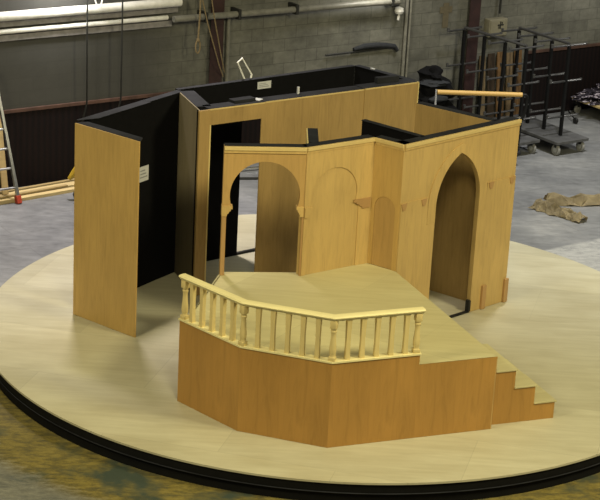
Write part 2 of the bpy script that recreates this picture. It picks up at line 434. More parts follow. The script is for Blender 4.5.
def board(p, q, w, h, z, mat, label, name='timber_length'):
    p = Vector((*p, 0)); q = Vector((*q, 0)); d = q - p
    t = obj(name, box(0, d.length, -w / 2, w / 2, 0, h, .004), mat, None, False, (p.x, p.y, z), math.atan2(d.y, d.x))
    tag(t, label, 'timber', 'sawn timber lengths along the left wall'); return t
M_T1 = plywood('sawn_timber', (.60, .47, .23), along='x', seed=1.3, contrast=.8)
M_T2 = plywood('sawn_timber_dull', (.40, .30, .14), along='x', seed=7.3)
board((-5.46, 3.72), (-3.11, 5.67), .10, .05, ZF, M_T1, 'pale timber length nearest the viewer on the floor behind the ladder')
board((-5.44, 4.0), (-3.34, 5.77), .15, .045, ZF, M_T1, 'wide pale timber plank lying second from the wall behind the ladder')
board((-5.4, 4.28), (-3.35, 6.0), .06, .04, ZF, M_T2, 'thin dull timber length lying closest to the dark dado')
board((-5.0, 4.19), (-3.50, 5.49), .06, .03, ZF + .05, M_T2, 'dull timber batten lying on top of the wide pale plank')
o = obj('plank', box(-.05, .05, -.015, .015, 0, 1.5, .004, Matrix.Rotation(-.22, 4, 'X')), M_T2, None, False, (-4.32, 4.95, ZF + .048), WANG)
tag(o, 'dull upright plank leaning behind the rungs of the ladder', 'timber')
line('hose', 'yellow hose end poking out beside the left edge of the plain front flat', 'hose', [(-3.40, 5.0, .07), (-3.33, 5.0, .16), (-3.26, 5.0, .29), (-3.1, 5.05, .2)], [.03, .05, .055, .05], M_YELLOW)
line('cable', 'black cable loop standing on the floor beside the timber ends', 'cable', [(-3.20, 4.85, ZF + .02), (-3.29, 4.85, ZF + .04), (-3.315, 4.85, ZF + .14), (-3.27, 4.86, ZF + .24), (-3.15, 4.87, ZF + .27)], .012, M_CABLE)

# ------------------------------------------------------------------ turntable
CX = 0.506
t = thing('turntable', 'large round birch plywood turntable with black skirt under the set', 'turntable', (CX, 0, ZF))
def ring(r0, z0, z1, n=192): return add_lathe(NB(), [(r0, z0), (r0, z1)], n=n)
obj('deck', ring(4.20, .228, .25), M_DECK, t)
obj('skirt', ring(4.185, .125, .228), M_SKIRT, t)
obj('kerb', ring(4.165, 0.0, .125), M_SKIRT, t)
bm = NB(); add_tube(bm, [(4.19 * math.cos(a), 4.19 * math.sin(a), .125) for a in [2 * PI * k / 160 for k in range(160)]], .006, 6, closed=True)
obj('skirt_seam', bm, M_TOP, t)

# ------------------------------------------------------------------ platform with stairs and balustrade
ZP, ZC = 0.82, 0.93
P1 = (-1.221, -2.484); P2 = (-.549, -3.157); P3 = (.381, -3.449); P5 = (2.105, -2.772)
P4 = (P3[0] + .52 * (P5[0] - P3[0]), P3[1] + .52 * (P5[1] - P3[1]))
NA = (-.900, -.765); NBp = (.020, -.640); NC = (.793, -.068); ND = (1.124, -.312)
def ua(a, b):
    d = Vector((b[0] - a[0], b[1] - a[1])); return d.length, math.atan2(d.y, d.x), d.normalized()
def inset(a, b, k):
    _, _, d = ua(a, b); return (-d.y * k, d.x * k)        # towards the left of a->b
t = thing('stage_platform', 'raised faceted plywood platform with orange-brown faces at front of turntable', 'platform', (0, 0, 0))
inner = [P1, P2, P3, P5, ND, NC, (NBp[0], NBp[1] + .12), (NA[0], NA[1] + .12)]
def offset_poly(poly, k):
    out = []; n = len(poly)
    for i in range(n):
        a, b, c = Vector(poly[i - 1]), Vector(poly[i]), Vector(poly[(i + 1) % n])
        d1 = (b - a).normalized(); d2 = (c - b).normalized()
        n1 = Vector((-d1.y, d1.x)); n2 = Vector((-d2.y, d2.x))
        m = (n1 + n2); m = m / max(.2, (1 + n1.dot(n2)))
        out.append(tuple(b + m * k))
    return out
core = offset_poly(inner, .022)
obj('platform_top', prism(offset_poly(inner, .004), ZP - .018, ZP), M_DECK2, t)
obj('carcass', prism(core, .002, ZP - .02), M_FLAT3, t)
def facing(a, b, z0, z1, mat, nm='facing_panel', th=.012, e=0.0):
    ln, ang, d = ua(a, b)
    o = obj(nm, box(e, ln - e, 0, th, z0, z1), mat, t, False, (a[0], a[1], 0), ang); return o
facing(P1, P2, .002, ZC, M_ORANGE); facing(P2, P3, .002, ZC, M_ORANGE)
facing(P3, P4, .002, ZC, M_ORANGE); facing(P4, P5, .002, ZP, M_ORANGE)
facing(P5, ND, .002, ZP - .02, M_TAN); facing(NA, P1, .002, ZC - .11, M_TAN)
# raised curb behind the facing, carries the balustrade
for a, b in ((P1, P2), (P2, P3), (P3, P4)):
    ln, ang, d = ua(a, b)
    obj('curb', box(.0, ln, .0125, .085, ZP + .001, ZC - .001), M_PINEX, t, False, (a[0], a[1], 0), ang)

b_ = thing('balustrade', 'pale pine balustrade with turned posts round the front of the platform', 'balustrade', (0, 0, 0))
ZR = 1.43
def offs(poly, k):
    out = []
    for i, p in enumerate(poly):
        p = Vector(p); ds = []
        if i > 0: ds.append((p - Vector(poly[i - 1])).normalized())
        if i < len(poly) - 1: ds.append((Vector(poly[i + 1]) - p).normalized())
        ns = [Vector((-d.y, d.x)) for d in ds]
        m = ns[0] if len(ns) == 1 else (ns[0] + ns[1]) / (1 + ns[0].dot(ns[1]))
        out.append(p + m * k)
    return out
line_pts = [P1, P2, P3, P4]
def rail(profile, nm, mat, ext=0.0):
    bm = NB(); rings = []
    cols = []
    for y, z in profile:
        c = offs(line_pts, y)
        d0 = (Vector(P2) - Vector(P1)).normalized(); d1 = (Vector(P4) - Vector(P3)).normalized()
        c[0] = c[0] - d0 * ext; c[-1] = c[-1] + d1 * ext
        cols.append([bm.verts.new((q.x, q.y, z)) for q in c])
    n = len(profile)
    for i in range(len(line_pts) - 1):
        for k in range(n):
            bm.faces.new((cols[k][i], cols[(k + 1) % n][i], cols[(k + 1) % n][i + 1], cols[k][i + 1]))
    bm.faces.new([c[0] for c in cols]); bm.faces.new([c[-1] for c in cols][::-1])
    return obj(nm, bm, mat, b_, False)
rail([(-.012, ZC), (.085, ZC), (.085, ZC + .018), (-.012, ZC + .018)], 'base_rail', M_PINEX, .01)
rail([(.005, ZR - .05), (.065, ZR - .05), (.065, ZR - .034), (.082, ZR - .03), (.088, ZR - .016), (.075, ZR - .003), (.05, ZR), (.02, ZR), (-.005, ZR - .003), (-.018, ZR - .016), (-.012, ZR - .03), (.005, ZR - .034)], 'handrail', M_PINEX, .02)
mid = offs(line_pts, .036)
zb0, zb1 = ZC + .018, ZR - .05
Hb = zb1 - zb0
def newel(p, ang):
    bm = NB()
    Mx = Matrix.Translation((p.x, p.y, zb0)) @ Matrix.Rotation(ang, 4, 'Z')
    w = .034
    add_box(bm, -w, w, -w, w, 0, Hb * .10, .003, Mx); add_box(bm, -w, w, -w, w, Hb * .80, Hb, .004, Mx)
    prof = [(.032, .10), (.028, .13), (.033, .17), (.036, .25), (.035, .34), (.030, .46), (.026, .58), (.025, .66), (.029, .70), (.033, .73), (.028, .76), (.033, .80)]
    add_lathe(bm, [(r, zb0 + Hb * z) for r, z in prof], p.x, p.y, 16)
    obj('newel_post', bm, M_PINE, b_, True)
for i in range(3):
    a, c = mid[i], mid[i + 1]; d = c - a; ang = math.atan2(d.y, d.x)
    sa = .035 if i == 0 else 0; ec = .035 if i == 2 else 0
    if i == 0: newel(a + d.normalized() * .035, ang)
    newel(c - d.normalized() * ec, ang)
    for k in range(1, 6):
        q = a + d * (k / 6)
        Mx = Matrix.Translation((q.x, q.y, 0)) @ Matrix.Rotation(ang, 4, 'Z')
        w = .0245
        bm = NB()
        segs = [(.0, w), (.18, w * .92), (.5, w * .86), (.82, w * .98), (1.0, w * 1.08)]
        rings = []
        for f, ww in segs:
            z = zb0 + Hb * f
            rings.append([bm.verts.new(Mx @ Vector((x * ww, y * ww, z))) for x, y in ((-1, -1), (1, -1), (1, 1), (-1, 1))])
        for r0, r1 in zip(rings, rings[1:]):
            for j in range(4): bm.faces.new((r0[j], r0[(j + 1) % 4], r1[(j + 1) % 4], r1[j]))
        bm.faces.new(rings[0][::-1]); bm.faces.new(rings[-1])
        obj('baluster', bm, M_PINE, b_)

# stairs
SO = (2.118, -2.668); _, SANG, _ = ua(P3, P5)
s_ = thing('stair_unit', 'three step wooden stair unit against the right end of the platform', 'stairs', (SO[0], SO[1], 0), SANG)
RUN, RIS, DEP = .25, .2045, .72
prof = [(0, .001), (.732, .001), (.732, RIS - .014), (.482, RIS - .014), (.482, 2 * RIS - .014), (.232, 2 * RIS - .014), (.232, 3 * RIS - .014), (0, 3 * RIS - .014)]
obj('side_panel', slab(prof, 0, .015), M_ORANGE, s_)
obj('side_panel', slab(prof, DEP - .015, DEP), M_ORANGE, s_)
for k in range(3):
    x1 = .732 - .25 * k
    obj('tread', box(x1 - .25 if k < 2 else 0, x1 + .018, -.012, DEP + .01, RIS * (k + 1) - .014, RIS * (k + 1), .002), M_DECK2, s_)
    obj('riser', box(x1 - .014, x1 - .001, .016, DEP - .016, RIS * k + .002, RIS * (k + 1) - .0145), M_FLAT3, s_)

# ------------------------------------------------------------------ scenery flats
ZW = 2.35
def flat(name, label, A, B, cat='scenery flat'):
    ln, ang, _ = ua(A, B)
    return thing(name, label, cat, (A[0], A[1], 0), ang), ln
def arc(cx, cz, r, a0, a1, n=28):
    return [(cx + r * math.cos(a0 + (a1 - a0) * i / n), cz + r * math.sin(a0 + (a1 - a0) * i / n)) for i in range(n + 1)]
def pointed(c, hw, zs, za, n=18):
    """pointed arch outline from left spring to right spring"""
    h = za - zs
    R = (hw * hw + h * h) / (2 * hw); 
    aL = [];
    for i in range(n + 1):
        th = math.atan2(h, R - hw) * i / n     # left arc, centre right of the jamb
        aL.append((c - hw + R - R * math.cos(th), zs + R * math.sin(th)))
    aR = [(2 * c - x, z) for x, z in aL[::-1]][1:]
    return aL + aR
def cornice(parent, x0, x1):
    obj('cornice', box(x0, x1, -.026, -.0005, ZW - .042, ZW + .002, .004), M_CORN, parent)
    obj('cornice_bead', box(x0, x1, -.014, -.0005, ZW - .075, ZW - .0425, .003), M_FLAT2, parent)
def top_cap(parent, x0, x1, y0=.012, y1=.13, lap0=0, lap1=0):
    obj('top_batten', box(x0, x1, y0, y1, ZW - .03, ZW), M_TOP, parent)
def capital(parent, x0, x1, z0, z1, y0, y1, side, mat=None):
    """stepped bracket capital: full width at the top, narrowing to side edge at the bottom"""
    w = x1 - x0; h = z1 - z0
    steps = [(1, 1), (1, .70), (.84, .70), (.84, .52), (.70, .46), (.62, .26), (.52, .22), (.48, 0)]
    if side == 'L': pts = [(x0, z0), (x0, z1)] + [(x0 + w * f, z0 + h * g) for f, g in steps]
    elif side == 'R': pts = [(x1, z0), (x1, z1)] + [(x1 - w * f, z0 + h * g) for f, g in steps]
    else:
        c = (x0 + x1) / 2
        pts = [(c + w / 2 * f, z0 + h * g) for f, g in steps] + [(c - w / 2 * f, z0 + h * g) for f, g in steps[::-1]]
    obj('capital', slab(pts, y0, y1), mat or M_BROWNW, parent)

# --- niche flat with the open horseshoe arch
A, B = NA, NBp
f1, ln = flat('arch_flat', 'plywood flat with open horseshoe arch at the back left of platform', A, B)
z0 = ZP + .001
al = math.acos(-.375 / .397)
ar = arc(.478, 1.78, .397, PI + math.asin(.125 / .397), -math.asin(.125 / .397), 40)
out = [(0, z0), (0, ZW), (ln, ZW), (ln, z0), (.905, z0), (.905, 1.57), (.868, 1.64), (.86, 1.655)] + ar[::-1] + [(.098, 1.655), (.09, 1.64), (.05, 1.57), (.05, z0)]
obj('arch_panel', slab(out, 0, .085), M_TAN, f1)
obj('top_batten', box(0, ln - .01, .086, .125, z0 + 1.4, ZW - .001), M_TOP, f1)
obj('top_cap', box(0.004, ln, .012, .125, ZW + .0005, ZW + .004), M_TOP, f1)
cornice(f1, 0, ln)
capital(f1, -.006, .116, 1.535, 1.655, -.02, .07, 'L', M_FLAT2); capital(f1, .842, ln - .004, 1.535, 1.655, -.02, .07, 'R', M_FLAT2)
obj('column_facing', box(.002, .046, -.008, -.0005, z0, 1.535), M_BROWNW, f1)
obj('column_facing', box(.910, ln - .002, -.008, -.0005, z0, 1.535), M_BROWNW, f1)

# --- middle flat with blind horseshoe arch
A, B = NBp, NC
f2, ln = flat('arch_flat', 'plywood flat with blind horseshoe arch at the back centre of platform', A, B)
obj('backing_panel', slab([(0, z0), (0, ZW), (ln, ZW), (ln, z0)], 0.0, .085), M_FLAT, f2)
th0 = math.asin(.10 / .325)
ar = arc(.415, 1.74, .325, PI + th0, -th0, 40)
out = [(0, z0), (0, ZW - .0755), (ln, ZW - .0755), (ln, z0), (.775, z0), (.775, 1.64)] + ar[::-1] + [(.052, 1.64), (.052, z0)]
obj('arch_overlay', slab(out, -.011, -.0005), M_FLAT2, f2)
obj('top_cap', box(0.004, ln - .004, .012, .125, ZW + .0005, ZW + .004), M_TOP, f2)
obj('back_cover', box(.07, ln, .086, .12, z0, ZW), M_BLACK, f2)
cornice(f2, 0, ln)
capital(f2, .002, .105, 1.52, 1.64, -.028, -.0115, 'L', M_FLAT2); capital(f2, .70, ln - .025, 1.52, 1.64, -.024, -.0115, 'R', M_BROWNW)

# --- short angled flat with small blind arch
A, B = NC, ND
f3, ln = flat('arch_flat', 'narrow angled plywood flat with small blind arch at back right corner', A, B)
obj('backing_panel', slab([(0.0, z0), (0.0, ZW), (ln, ZW), (ln, z0)], 0.0, .085), M_TAN, f3)
ar = arc(.205, 1.535, .145, PI, 0, 24)
out = [(0, z0), (0, 1.64), (.07, 1.64)] + [] 
out = [(0.0, z0), (0.0, ZW - .0755), (ln, ZW - .0755), (ln, z0), (.35, z0)] + ar[::-1] + [(.06, z0)]
obj('arch_overlay', slab(out, -.008, -.0005), M_FLAT3, f3)
obj('top_cap', box(0.0, ln, .012, .125, ZW + .0005, ZW + .004), M_TOP, f3)
cornice(f3, 0.02, ln - .0)

# --- tall right hand flat with pointed doorway
A, B = ND, (2.575, 1.094)
f4, ln = flat('doorway_flat', 'tall plywood flat with open pointed arch doorway at right of platform', A, B)
c, hw = .985, .385
pa = pointed(c, hw, 1.50, 2.10)
out = [(0, .003), (0, ZW), (ln, ZW), (ln, .003), (c + hw, .003)] + pa[::-1] + [(c - hw, .003)]
obj('doorway_panel', slab(out, 0, .05), M_FLAT, f4)
obj('back_cover', slab([(0.02, .003), (0.02, ZW), (ln, ZW), (ln, .003), (c + hw + .10, .003), (c + hw + .10, 2.16), (c - hw - .03, 2.16), (c - hw - .03, .003)], .051, .125), M_BLACK, f4)
obj('top_cap', box(0.0, ln, .012, .135, ZW + .0005, ZW + .004), M_TOP, f4)
po = pointed(c, hw + .135, 1.50, 2.215); 
po = [(x, z) for x, z in po]
band = [(c - hw - .135, 1.3)] + po + [(c + hw + .135, 1.3), (c + hw, 1.3)] + pa[::-1] + [(c - hw, 1.3)]
obj('archivolt', slab(band, -.014, -.0005), M_FLAT2, f4)
obj('lower_overlay', slab([(.004, .003), (.004, 1.64), (c - hw - .137, 1.64), (c - hw - .137, 1.298), (c - hw, 1.298), (c - hw, .003)], -.012, -.0005), M_FLAT, f4)
obj('lower_overlay', slab([(c + hw, .003), (c + hw, 1.298), (c + hw + .137, 1.298), (c + hw + .137, 1.64), (ln, 1.64), (ln, .003)], -.012, -.0005), M_FLAT, f4)
cornice(f4, .01, ln)
for x in (.05, .385, c + hw + .20, ln - .07):
    h = .045
    obj('corbel', slab([(x - h, 1.638), (x + h, 1.638), (x + h * .8, 1.60), (x + h * .45, 1.555), (x - h * .45, 1.555), (x - h * .8, 1.60)], -.022, -.0125), M_BROWNW, f4)
for x in (1.585, 2.0):
    obj('cleat', box(x - .035, x + .035, -.045, -.0125, .003, .31, .004), M_BROWNW, f4)

t = thing('sill_iron', 'black flat iron sill with turned-up end across the pointed doorway foot', 'sill iron', (A[0], A[1], 0), ua(A, B)[1])
obj('sill_bar', box(c - hw + .01, c + hw - .012, -.02, .03, .003, .016), M_IRON, t)
obj('upturn', box(c + hw - .040, c + hw - .004, -.025, .03, .017, .16), M_IRON, t)

# --- plain front flat on the left
A, B = (-2.650, -.14), (-1.850, -.775)
f5, ln = flat('plain_flat', 'tall plain plywood flat standing alone at left front of the set', A, B)
obj('face', slab([(0, .003), (0, ZW), (ln, ZW), (ln, .003)], 0, .018), M_FLAT3, f5)
obj('frame', prism([(0.02, .0185), (ln - .002, .0185), (ln - .13, .15), (.10, .15)], .003, ZW - .012), M_BLACK, f5)
obj('top_batten', prism([(0, .0185), (ln - .0, .0185), (ln - .09, .15), (.06, .15)], ZW - .011, ZW + .003), M_TOP, f5)

# --- black flat running back from it
A, B = (-2.660, -.02), (-1.625, 1.615)
f6, ln = flat('black_flat', 'long black-painted flat running back behind the plain front flat', A, B)
obj('face', box(.16, ln, -.10, -.085, .003, ZW - .002), M_BLACK, f6)
obj('frame', box(.16, ln, -.084, -.002, .003, ZW - .012), M_BLACK, f6)
obj('top_batten', prism([(0.02, -.0), (.02, -.02), (.25, -.14), (1.25, -.13), (1.25, 0)], ZW - .0015, ZW + .003), M_TOP, f6)
obj('top_batten', prism([(1.255, 0), (1.255, -.105), (ln, -.10), (ln, 0)], ZW - .0015, ZW + .003), M_TOP, f6)

def sheet_tag(label, loc, rotz, w, h, name='paper_tag'):
    t = thing(name, label, 'paper tag', loc, rotz)
    obj('sheet', box(-w / 2, w / 2, -.004, 0, 0, h), M_WHITE, t)
    bm = NB()
    for k in range(3):
        add_box(bm, -w * .38, w * (.36 - .12 * k), -.0055, -.0042, h * (.25 + .22 * k), h * (.33 + .22 * k))
    obj('print', bm, M_GREYP, t); return t
ln6, a6, d6 = ua(A, B)
q = Vector(A) + d6 * 1.17 + Vector((-d6.y, d6.x)) * -.1025
sheet_tag('white paper tag pinned on the long black flat behind the plain flat', (q.x, q.y, 1.37), a6, .19, .19)

# --- return flat left of the tall box
A, B = (-1.600, 1.55), (-1.283, .70)
f7, ln = flat('return_flat', 'dim brown plywood return flat at left end of the tall box', A, B)
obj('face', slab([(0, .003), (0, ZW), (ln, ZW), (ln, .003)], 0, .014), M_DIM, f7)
obj('frame', box(.01, ln - .16, .0145, .16, .003, ZW - .001), M_BLACK, f7)
obj('top_batten', box(0, ln - .17, .014, .20, ZW - .0005, ZW + .004), M_TOP, f7)

# --- long front flat of the tall box, with doorway
A, B = (-1.285, .682), (1.404, 2.646)
f8, ln = flat('doorway_flat', 'long brown plywood front flat of the tall box with square doorway', A, B)
ox0, ox1, oz = .178, .906, 2.155
def facep(x0, x1, y, zt, mat, nm='face'):
    obj(nm, slab([(x0, .003), (x0, zt), (x1, zt), (x1, .003)], y, y + .014), mat, f8)
pts = [(0.0, .003), (0.0, ZW), (.958, ZW), (.958, .003), (ox1, .003), (ox1, oz), (ox0, oz), (ox0, .003)]
obj('doorway_face', slab(pts, 0, .014), M_BACKW, f8)
facep(.9585, 2.47, 0.004, ZW + .004, M_BACKW); facep(2.4705, ln, -.004, ZW + .01, M_BACKW)
obj('stile', box(0.0, .150, -.016, -.0005, .003, ZW), M_BACKW, f8)
obj('stile_edge', box(.1505, .166, -.018, -.0005, .003, ZW - .19), M_PINE, f8)
for x0, x1, zt, y in ((.155, .95, ZW, -.004), (.962, 2.46, ZW + .004, 0), (2.475, ln, ZW + .01, -.008)):
    obj('edge_strip', box(x0, x1, y, y + .0035, zt - .012, zt + .006, 0), M_CORN, f8)
obj('end_strip', box(ln + .0005, ln + .012, -.012, .03, 1.7, ZW + .012), M_PINE, f8)
obj('frame', box(0.01, ox0, .0185, .06, .003, oz), M_BLACK, f8)
obj('frame', box(ox1 + .06, ln, .0185, .06, .003, oz), M_BLACK, f8)
obj('header', box(0.01, ln, .0185, .06, oz + .0005, ZW - .002), M_BLACK, f8)
obj('top_batten', box(.16, .95, .015, .20, ZW - .001, ZW + .004), M_TOP, f8)
obj('top_batten', box(.955, 2.47, .019, .21, ZW - .001, ZW + .006), M_TOP, f8)
obj('top_batten', box(2.475, ln, .012, .22, ZW - .001, ZW + .012), M_TOP, f8)
d8 = ua(A, B)[2]; n8 = Vector((-d8.y, d8.x)); a8 = ua(A, B)[1]
def on8(s, y): q = Vector(A) + d8 * s + n8 * y; return (q.x, q.y)
q = on8(.72, .16)
o = obj('wood_offcut', box(-.16, .16, -.06, .06, 0, .035, .003), M_TOP, None, False, (*q, ZW + .005), a8 + .05); tag(o, 'charcoal offcut block lying on top edge above the square doorway', 'offcut')
q = on8(.93, .14)
o = obj('paper_slip', box(-.05, .05, -.05, .05, 0, .006), M_WHITE, None, False, (*q, ZW + .0065), a8 + .5); tag(o, 'small white paper slip lying on the top edge of the brown front flat', 'paper')
q = on8(1.55, .16)
o = obj('wood_peg', box(-.012, .012, -.012, .012, 0, .09, .002), M_WHITE, None, False, (*q, ZW + .0065), a8); tag(o, 'tiny white peg standing on the top edge of the brown front flat', 'peg')
q = on8(2.95, .17)
o = obj('wood_offcut', box(-.17, .17, -.035, .035, 0, .075, .003), M_TOP, None, False, (*q, ZW + .0125), a8 - .05); tag(o, 'charcoal offcut block at the right end of the brown front flat top', 'offcut')

# --- back wall of the tall box: black, with a doorway
A, B = (-1.611, 1.635), (.599, 3.405)
f9, ln = flat('black_flat', 'long black back flat of the tall box with doorway gap', A, B)
gx0, gx1, gz = 1.005, 1.80, 2.05
pts = [(0, .003), (0, ZW - .001), (ln, ZW - .001), (ln, .003), (gx1, .003), (gx1, gz), (gx0, gz), (gx0, .003)]
obj('face', slab(pts, 0, .06), M_BLACK, f9)
obj('top_batten', box(.0, ln, -.01, .065, ZW - .0005, ZW + .004), M_TOP, f9)
obj('sill_bar', box(gx0 + .001, gx1 - .001, .01, .05, .003, .03), M_IRON, f9)
d9 = ua(A, B)[2]; a9 = ua(A, B)[1]
q = Vector(A) + d9 * 1.33 + Vector((d9.y, -d9.x)) * .004
sheet_tag('white printed label near the top of the black back flat inside the tall box', (q.x, q.y, 2.215), a9, .215, .095, 'label_card')
q = Vector(A) + d9 * .99 + Vector((-d9.y, d9.x)) * .10
t = thing('clamp_frame', 'small white open metal frame sticking up behind the black back flat', 'frame', (q.x, q.y, ZW - .02), a9)
obj('loop', tube([(.10, 0, .01), (-.02, 0, .24), (.05, 0, .29), (.21, 0, .06), (.20, .0, .01)], .012, 8), plain('white_enamel', (.8, .8, .78), .4, var=.03), t, True)
obj('bracket', box(.08, .24, -.012, .012, -.28, .012), M_IRON, t)

# --- right end of the tall box
A, B = (.600, 3.418), (1.404, 2.668)
f10, ln = flat('black_flat', 'short black end flat closing the right of the tall box', A, B)
obj('face', box(0, ln - .12, .0, .06, .003, ZW - .001), M_BLACK, f10)
obj('top_batten', box(0.0, ln - .1, -.01, .08, ZW - .0005, ZW + .004), M_TOP, f10)
d10 = ua(A, B)[2]; q = Vector(A) + d10 * .28 + Vector((-d10.y, d10.x)) * .04
o = obj('paper_slip', box(-.03, .03, -.015, .015, 0, .012), M_WHITE, None, False, (q.x, q.y, ZW + .0045), ua(A, B)[1]); tag(o, 'tiny white slip on the top edge of the short black end flat', 'paper')

# --- masking flats behind the niche
A, B = (.655, .66), (1.345, .055)
f11, ln = flat('black_flat', 'black masking flat just behind the narrow angled arch flat', A, B)
obj('face', box(0, ln, .0, .06, .003, ZW - .001), M_BLACK, f11)
obj('top_batten', box(0, ln, -.02, .06, ZW - .0005, ZW + .004), M_TOP, f11)
A, B = (.073, -.42), (.055, .17)
f12, ln = flat('brace_flat', 'narrow brace flat projecting behind the joint of two arch flats', A, B)
obj('face', box(0, ln, .042, .056, .003, ZW + .001), M_PINE, f12)
obj('frame', box(0, ln, -.07, .0415, .003, ZW - .002), M_BLACK, f12)
obj('top_batten', box(0, ln, -.075, .0415, ZW - .0015, ZW + .004), M_TOP, f12)
# --- plywood flat forming the inside of the right hand room
A, B = (1.335, 1.58), (2.212, .925)
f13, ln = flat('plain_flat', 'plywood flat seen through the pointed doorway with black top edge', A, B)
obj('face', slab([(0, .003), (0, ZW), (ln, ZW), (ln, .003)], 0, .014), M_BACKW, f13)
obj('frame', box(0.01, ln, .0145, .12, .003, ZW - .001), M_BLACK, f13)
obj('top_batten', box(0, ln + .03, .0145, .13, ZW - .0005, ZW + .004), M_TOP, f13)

# ------------------------------------------------------------------ racks
def rack(label, base4, step, near, deck_w, group='black steel racks by the back wall'):
    """base4: foot of the nearest post, step: vector to the next post back, arm: unit vector of the arms"""
    ang = math.atan2(step[1], step[0]); sl = math.hypot(*step)
    t = thing('timber_rack', label, 'rack', (base4[0], base4[1], ZF), ang)
    zd = .25
    x0, x1 = -near, 3 * sl + .10
    obj('deck', box(x0, x1, -deck_w / 2, deck_w / 2, zd - .05, zd, .006), M_RDECK, t)
    for x in (x0 + .1, x1 - .1):
        for y in (-deck_w / 2 + .08, deck_w / 2 - .08):
            cst = obj('caster', box(x - .03, x + .03, y - .028, y + .028,   .13, zd - .051, .004), M_IRON, t)
            w = obj('wheel', add_wheel(x, y, .092, .045), M_RUBBER, cst, True)
            obj('hub', add_wheel(x, y, .045, .05, .092), M_SHEET, cst, True)
    top = 1.78
    for k in range(4):
        x = k * sl
        po_ = obj('post', box(x - .023, x + .023, -.023, .023, zd + .001, top - .021), M_STEELB, t)
        for j, z in enumerate((top, top - .60, top - 1.20)):
            L2 = .33 if j else .37
            arm_ = obj('arm', tube([(x, -L2, z + .02), (x, -L2, z - .0), (x, L2, z), (x, L2, z + .05)], .024, 8), M_ARM, t, True)
    obj('top_rail', tube([(0, 0, top + .03), (3 * sl, 0, top + .03)], .024, 8), M_ARM, t, True)
    return t
def add_wheel(x, y, r, w, zc=None):
    bm = NB(); n = 24; zc = r if zc is None else zc
    prof = [(r * .55, -w / 2), (r * .92, -w / 2), (r, -w / 3), (r, w / 3), (r * .92, w / 2), (r * .55, w / 2)]
    rings = [[bm.verts.new((x + q * math.cos(2 * PI * k / n), y + d, zc + .001 + q * math.sin(2 * PI * k / n))) for k in range(n)] for q, d in prof]
    for a, b in zip(rings, rings[1:]):
        for k in range(n): bm.faces.new((a[k], a[(k + 1) % n], b[(k + 1) % n], b[k]))
    bm.faces.new(rings[0]); bm.faces.new(rings[-1][::-1]); return bm
rack('black steel arm rack on caster deck, the right of two by the dark dado', (4.225, 9.10), (-.240, .345), .32, .70)
rack('black steel arm rack in front of leaning boards, the left of two', (3.49, 8.74), (-.308, .395), .20, .62)

# leaning boards behind the racks
def lean(s, w, h, k, label, tilt=.10, th=.03):
    o = obj('rough_board', box(-w / 2, w / 2, -th, 0, 0, h, .006, Matrix.Rotation(-tilt, 4, 'X')), M_SLABS[k], None, False, W(s, .14 + .02, ZF + .005), WANG)
    tag(o, label, 'board', 'rough boards leaning on the back wall')
lean(8.70, .13, 1.22, 0, 'dull rough board leaning on the wall, leftmost of the five')
lean(8.90, .15, 1.24, 1, 'dark brown rough board leaning on the wall, second from left of five')
lean(9.11, .16, 1.25, 2, 'orange-streaked rough board leaning on the wall in the middle of five')
lean(9.31, .13, 1.22, 3, 'pale rough board leaning on the wall, fourth from left of five')
lean(9.50, .17, 1.27, 2, 'orange-brown rough board leaning on the wall, rightmost of the five')

# trolley with wooden handle
t = thing('push_trolley', 'black trolley with long wooden handle bar behind the right doorway flat', 'trolley', (2.02, 7.86, ZF), math.atan2(.11, 1.40))
LT = 1.41
obj('handle_bar', tube([(.02, 0, 1.19), (LT - .03, 0, 1.19)], .038, 16), M_HANDLE, t, True)
obj('upright', tube([(0, 0, 1.235), (0, .0, 1.0), (0, .02, .25)], .020, 10), M_CHROME, t, True)
obj('upright', tube([(LT - .02, 0, 1.19), (LT + .025, 0, 1.19), (LT + .055, .01, 1.16), (LT + .055, .02, 1.0), (LT + .03, .03, .86), (LT - .01, .04, .74), (LT - .02, .05, .25)], .026, 10), M_STEELB, t, True)
obj('deck', box(-.03, LT + .03, -.02, .30, .20, .25, .01), M_TOP, t)
obj('shelf', box(.70, LT - .06, .03, .29, .60, .635, .004), M_SHEET, t)
for y in (.07, .25):
    obj('shelf_leg', tube([(.75, y, .251), (.75, y, .5995)], .018), M_STEELB, t, True)
    obj('shelf_leg', tube([(LT - .11, y, .251), (LT - .11, y, .5995)], .018), M_STEELB, t, True)
obj('catch', tube([(LT - .13, .06, .66), (LT - .06, .04, .78), (LT - .02, .03, .82)], .022), M_CHROME, t, True)
for x in (.08, LT - .08):
    for y in (.05, .23):
        cst = obj('caster', box(x - .03, x + .03, y - .03, y + .03, .10, .199, .004), M_IRON, t)
        obj('wheel', add_wheel(x, y, .065, .036), M_RUBBER, cst, True)

# dark heap of drapes at the wall
def lump(cx, cy, cz, rx, ry, rz, seed, amp=.18, sub=3):
    bm = NB(); bmesh.ops.create_icosphere(bm, subdivisions=sub, radius=1)
    rnd = random.Random(seed); ph = [rnd.uniform(0, 6.28) for _ in range(6)]
    for v in bm.verts:
        p = v.co
        k = 1 + amp * (math.sin(4 * p.x + ph[0]) * math.sin(3 * p.y + ph[1]) + .6 * math.sin(7 * p.z + 3 * p.x + ph[2]) + .4 * math.sin(9 * p.y + ph[3]))
        v.co = Vector((cx + p.x * rx * k, cy + p.y * ry * k, max(.0, cz + p.z * rz * k)))
    return bm
t = thing('drape_heap', 'dark heap of bundled black drapes against the wall behind the tall box', 'drapes', W(7.27, .50, ZF), WANG)
obj('lower_bundle', lump(0, 0, .36, .50, .33, .40, 1), M_DRAPE, t, True)
obj('middle_bundle', lump(.06, 0, .82, .40, .28, .24, 2), M_DRAPE, t, True)
obj('folded_drape', lump(-.06, -.27, .78, .20, .07, .055, 4, .1), M_DRAPEG, t, True)
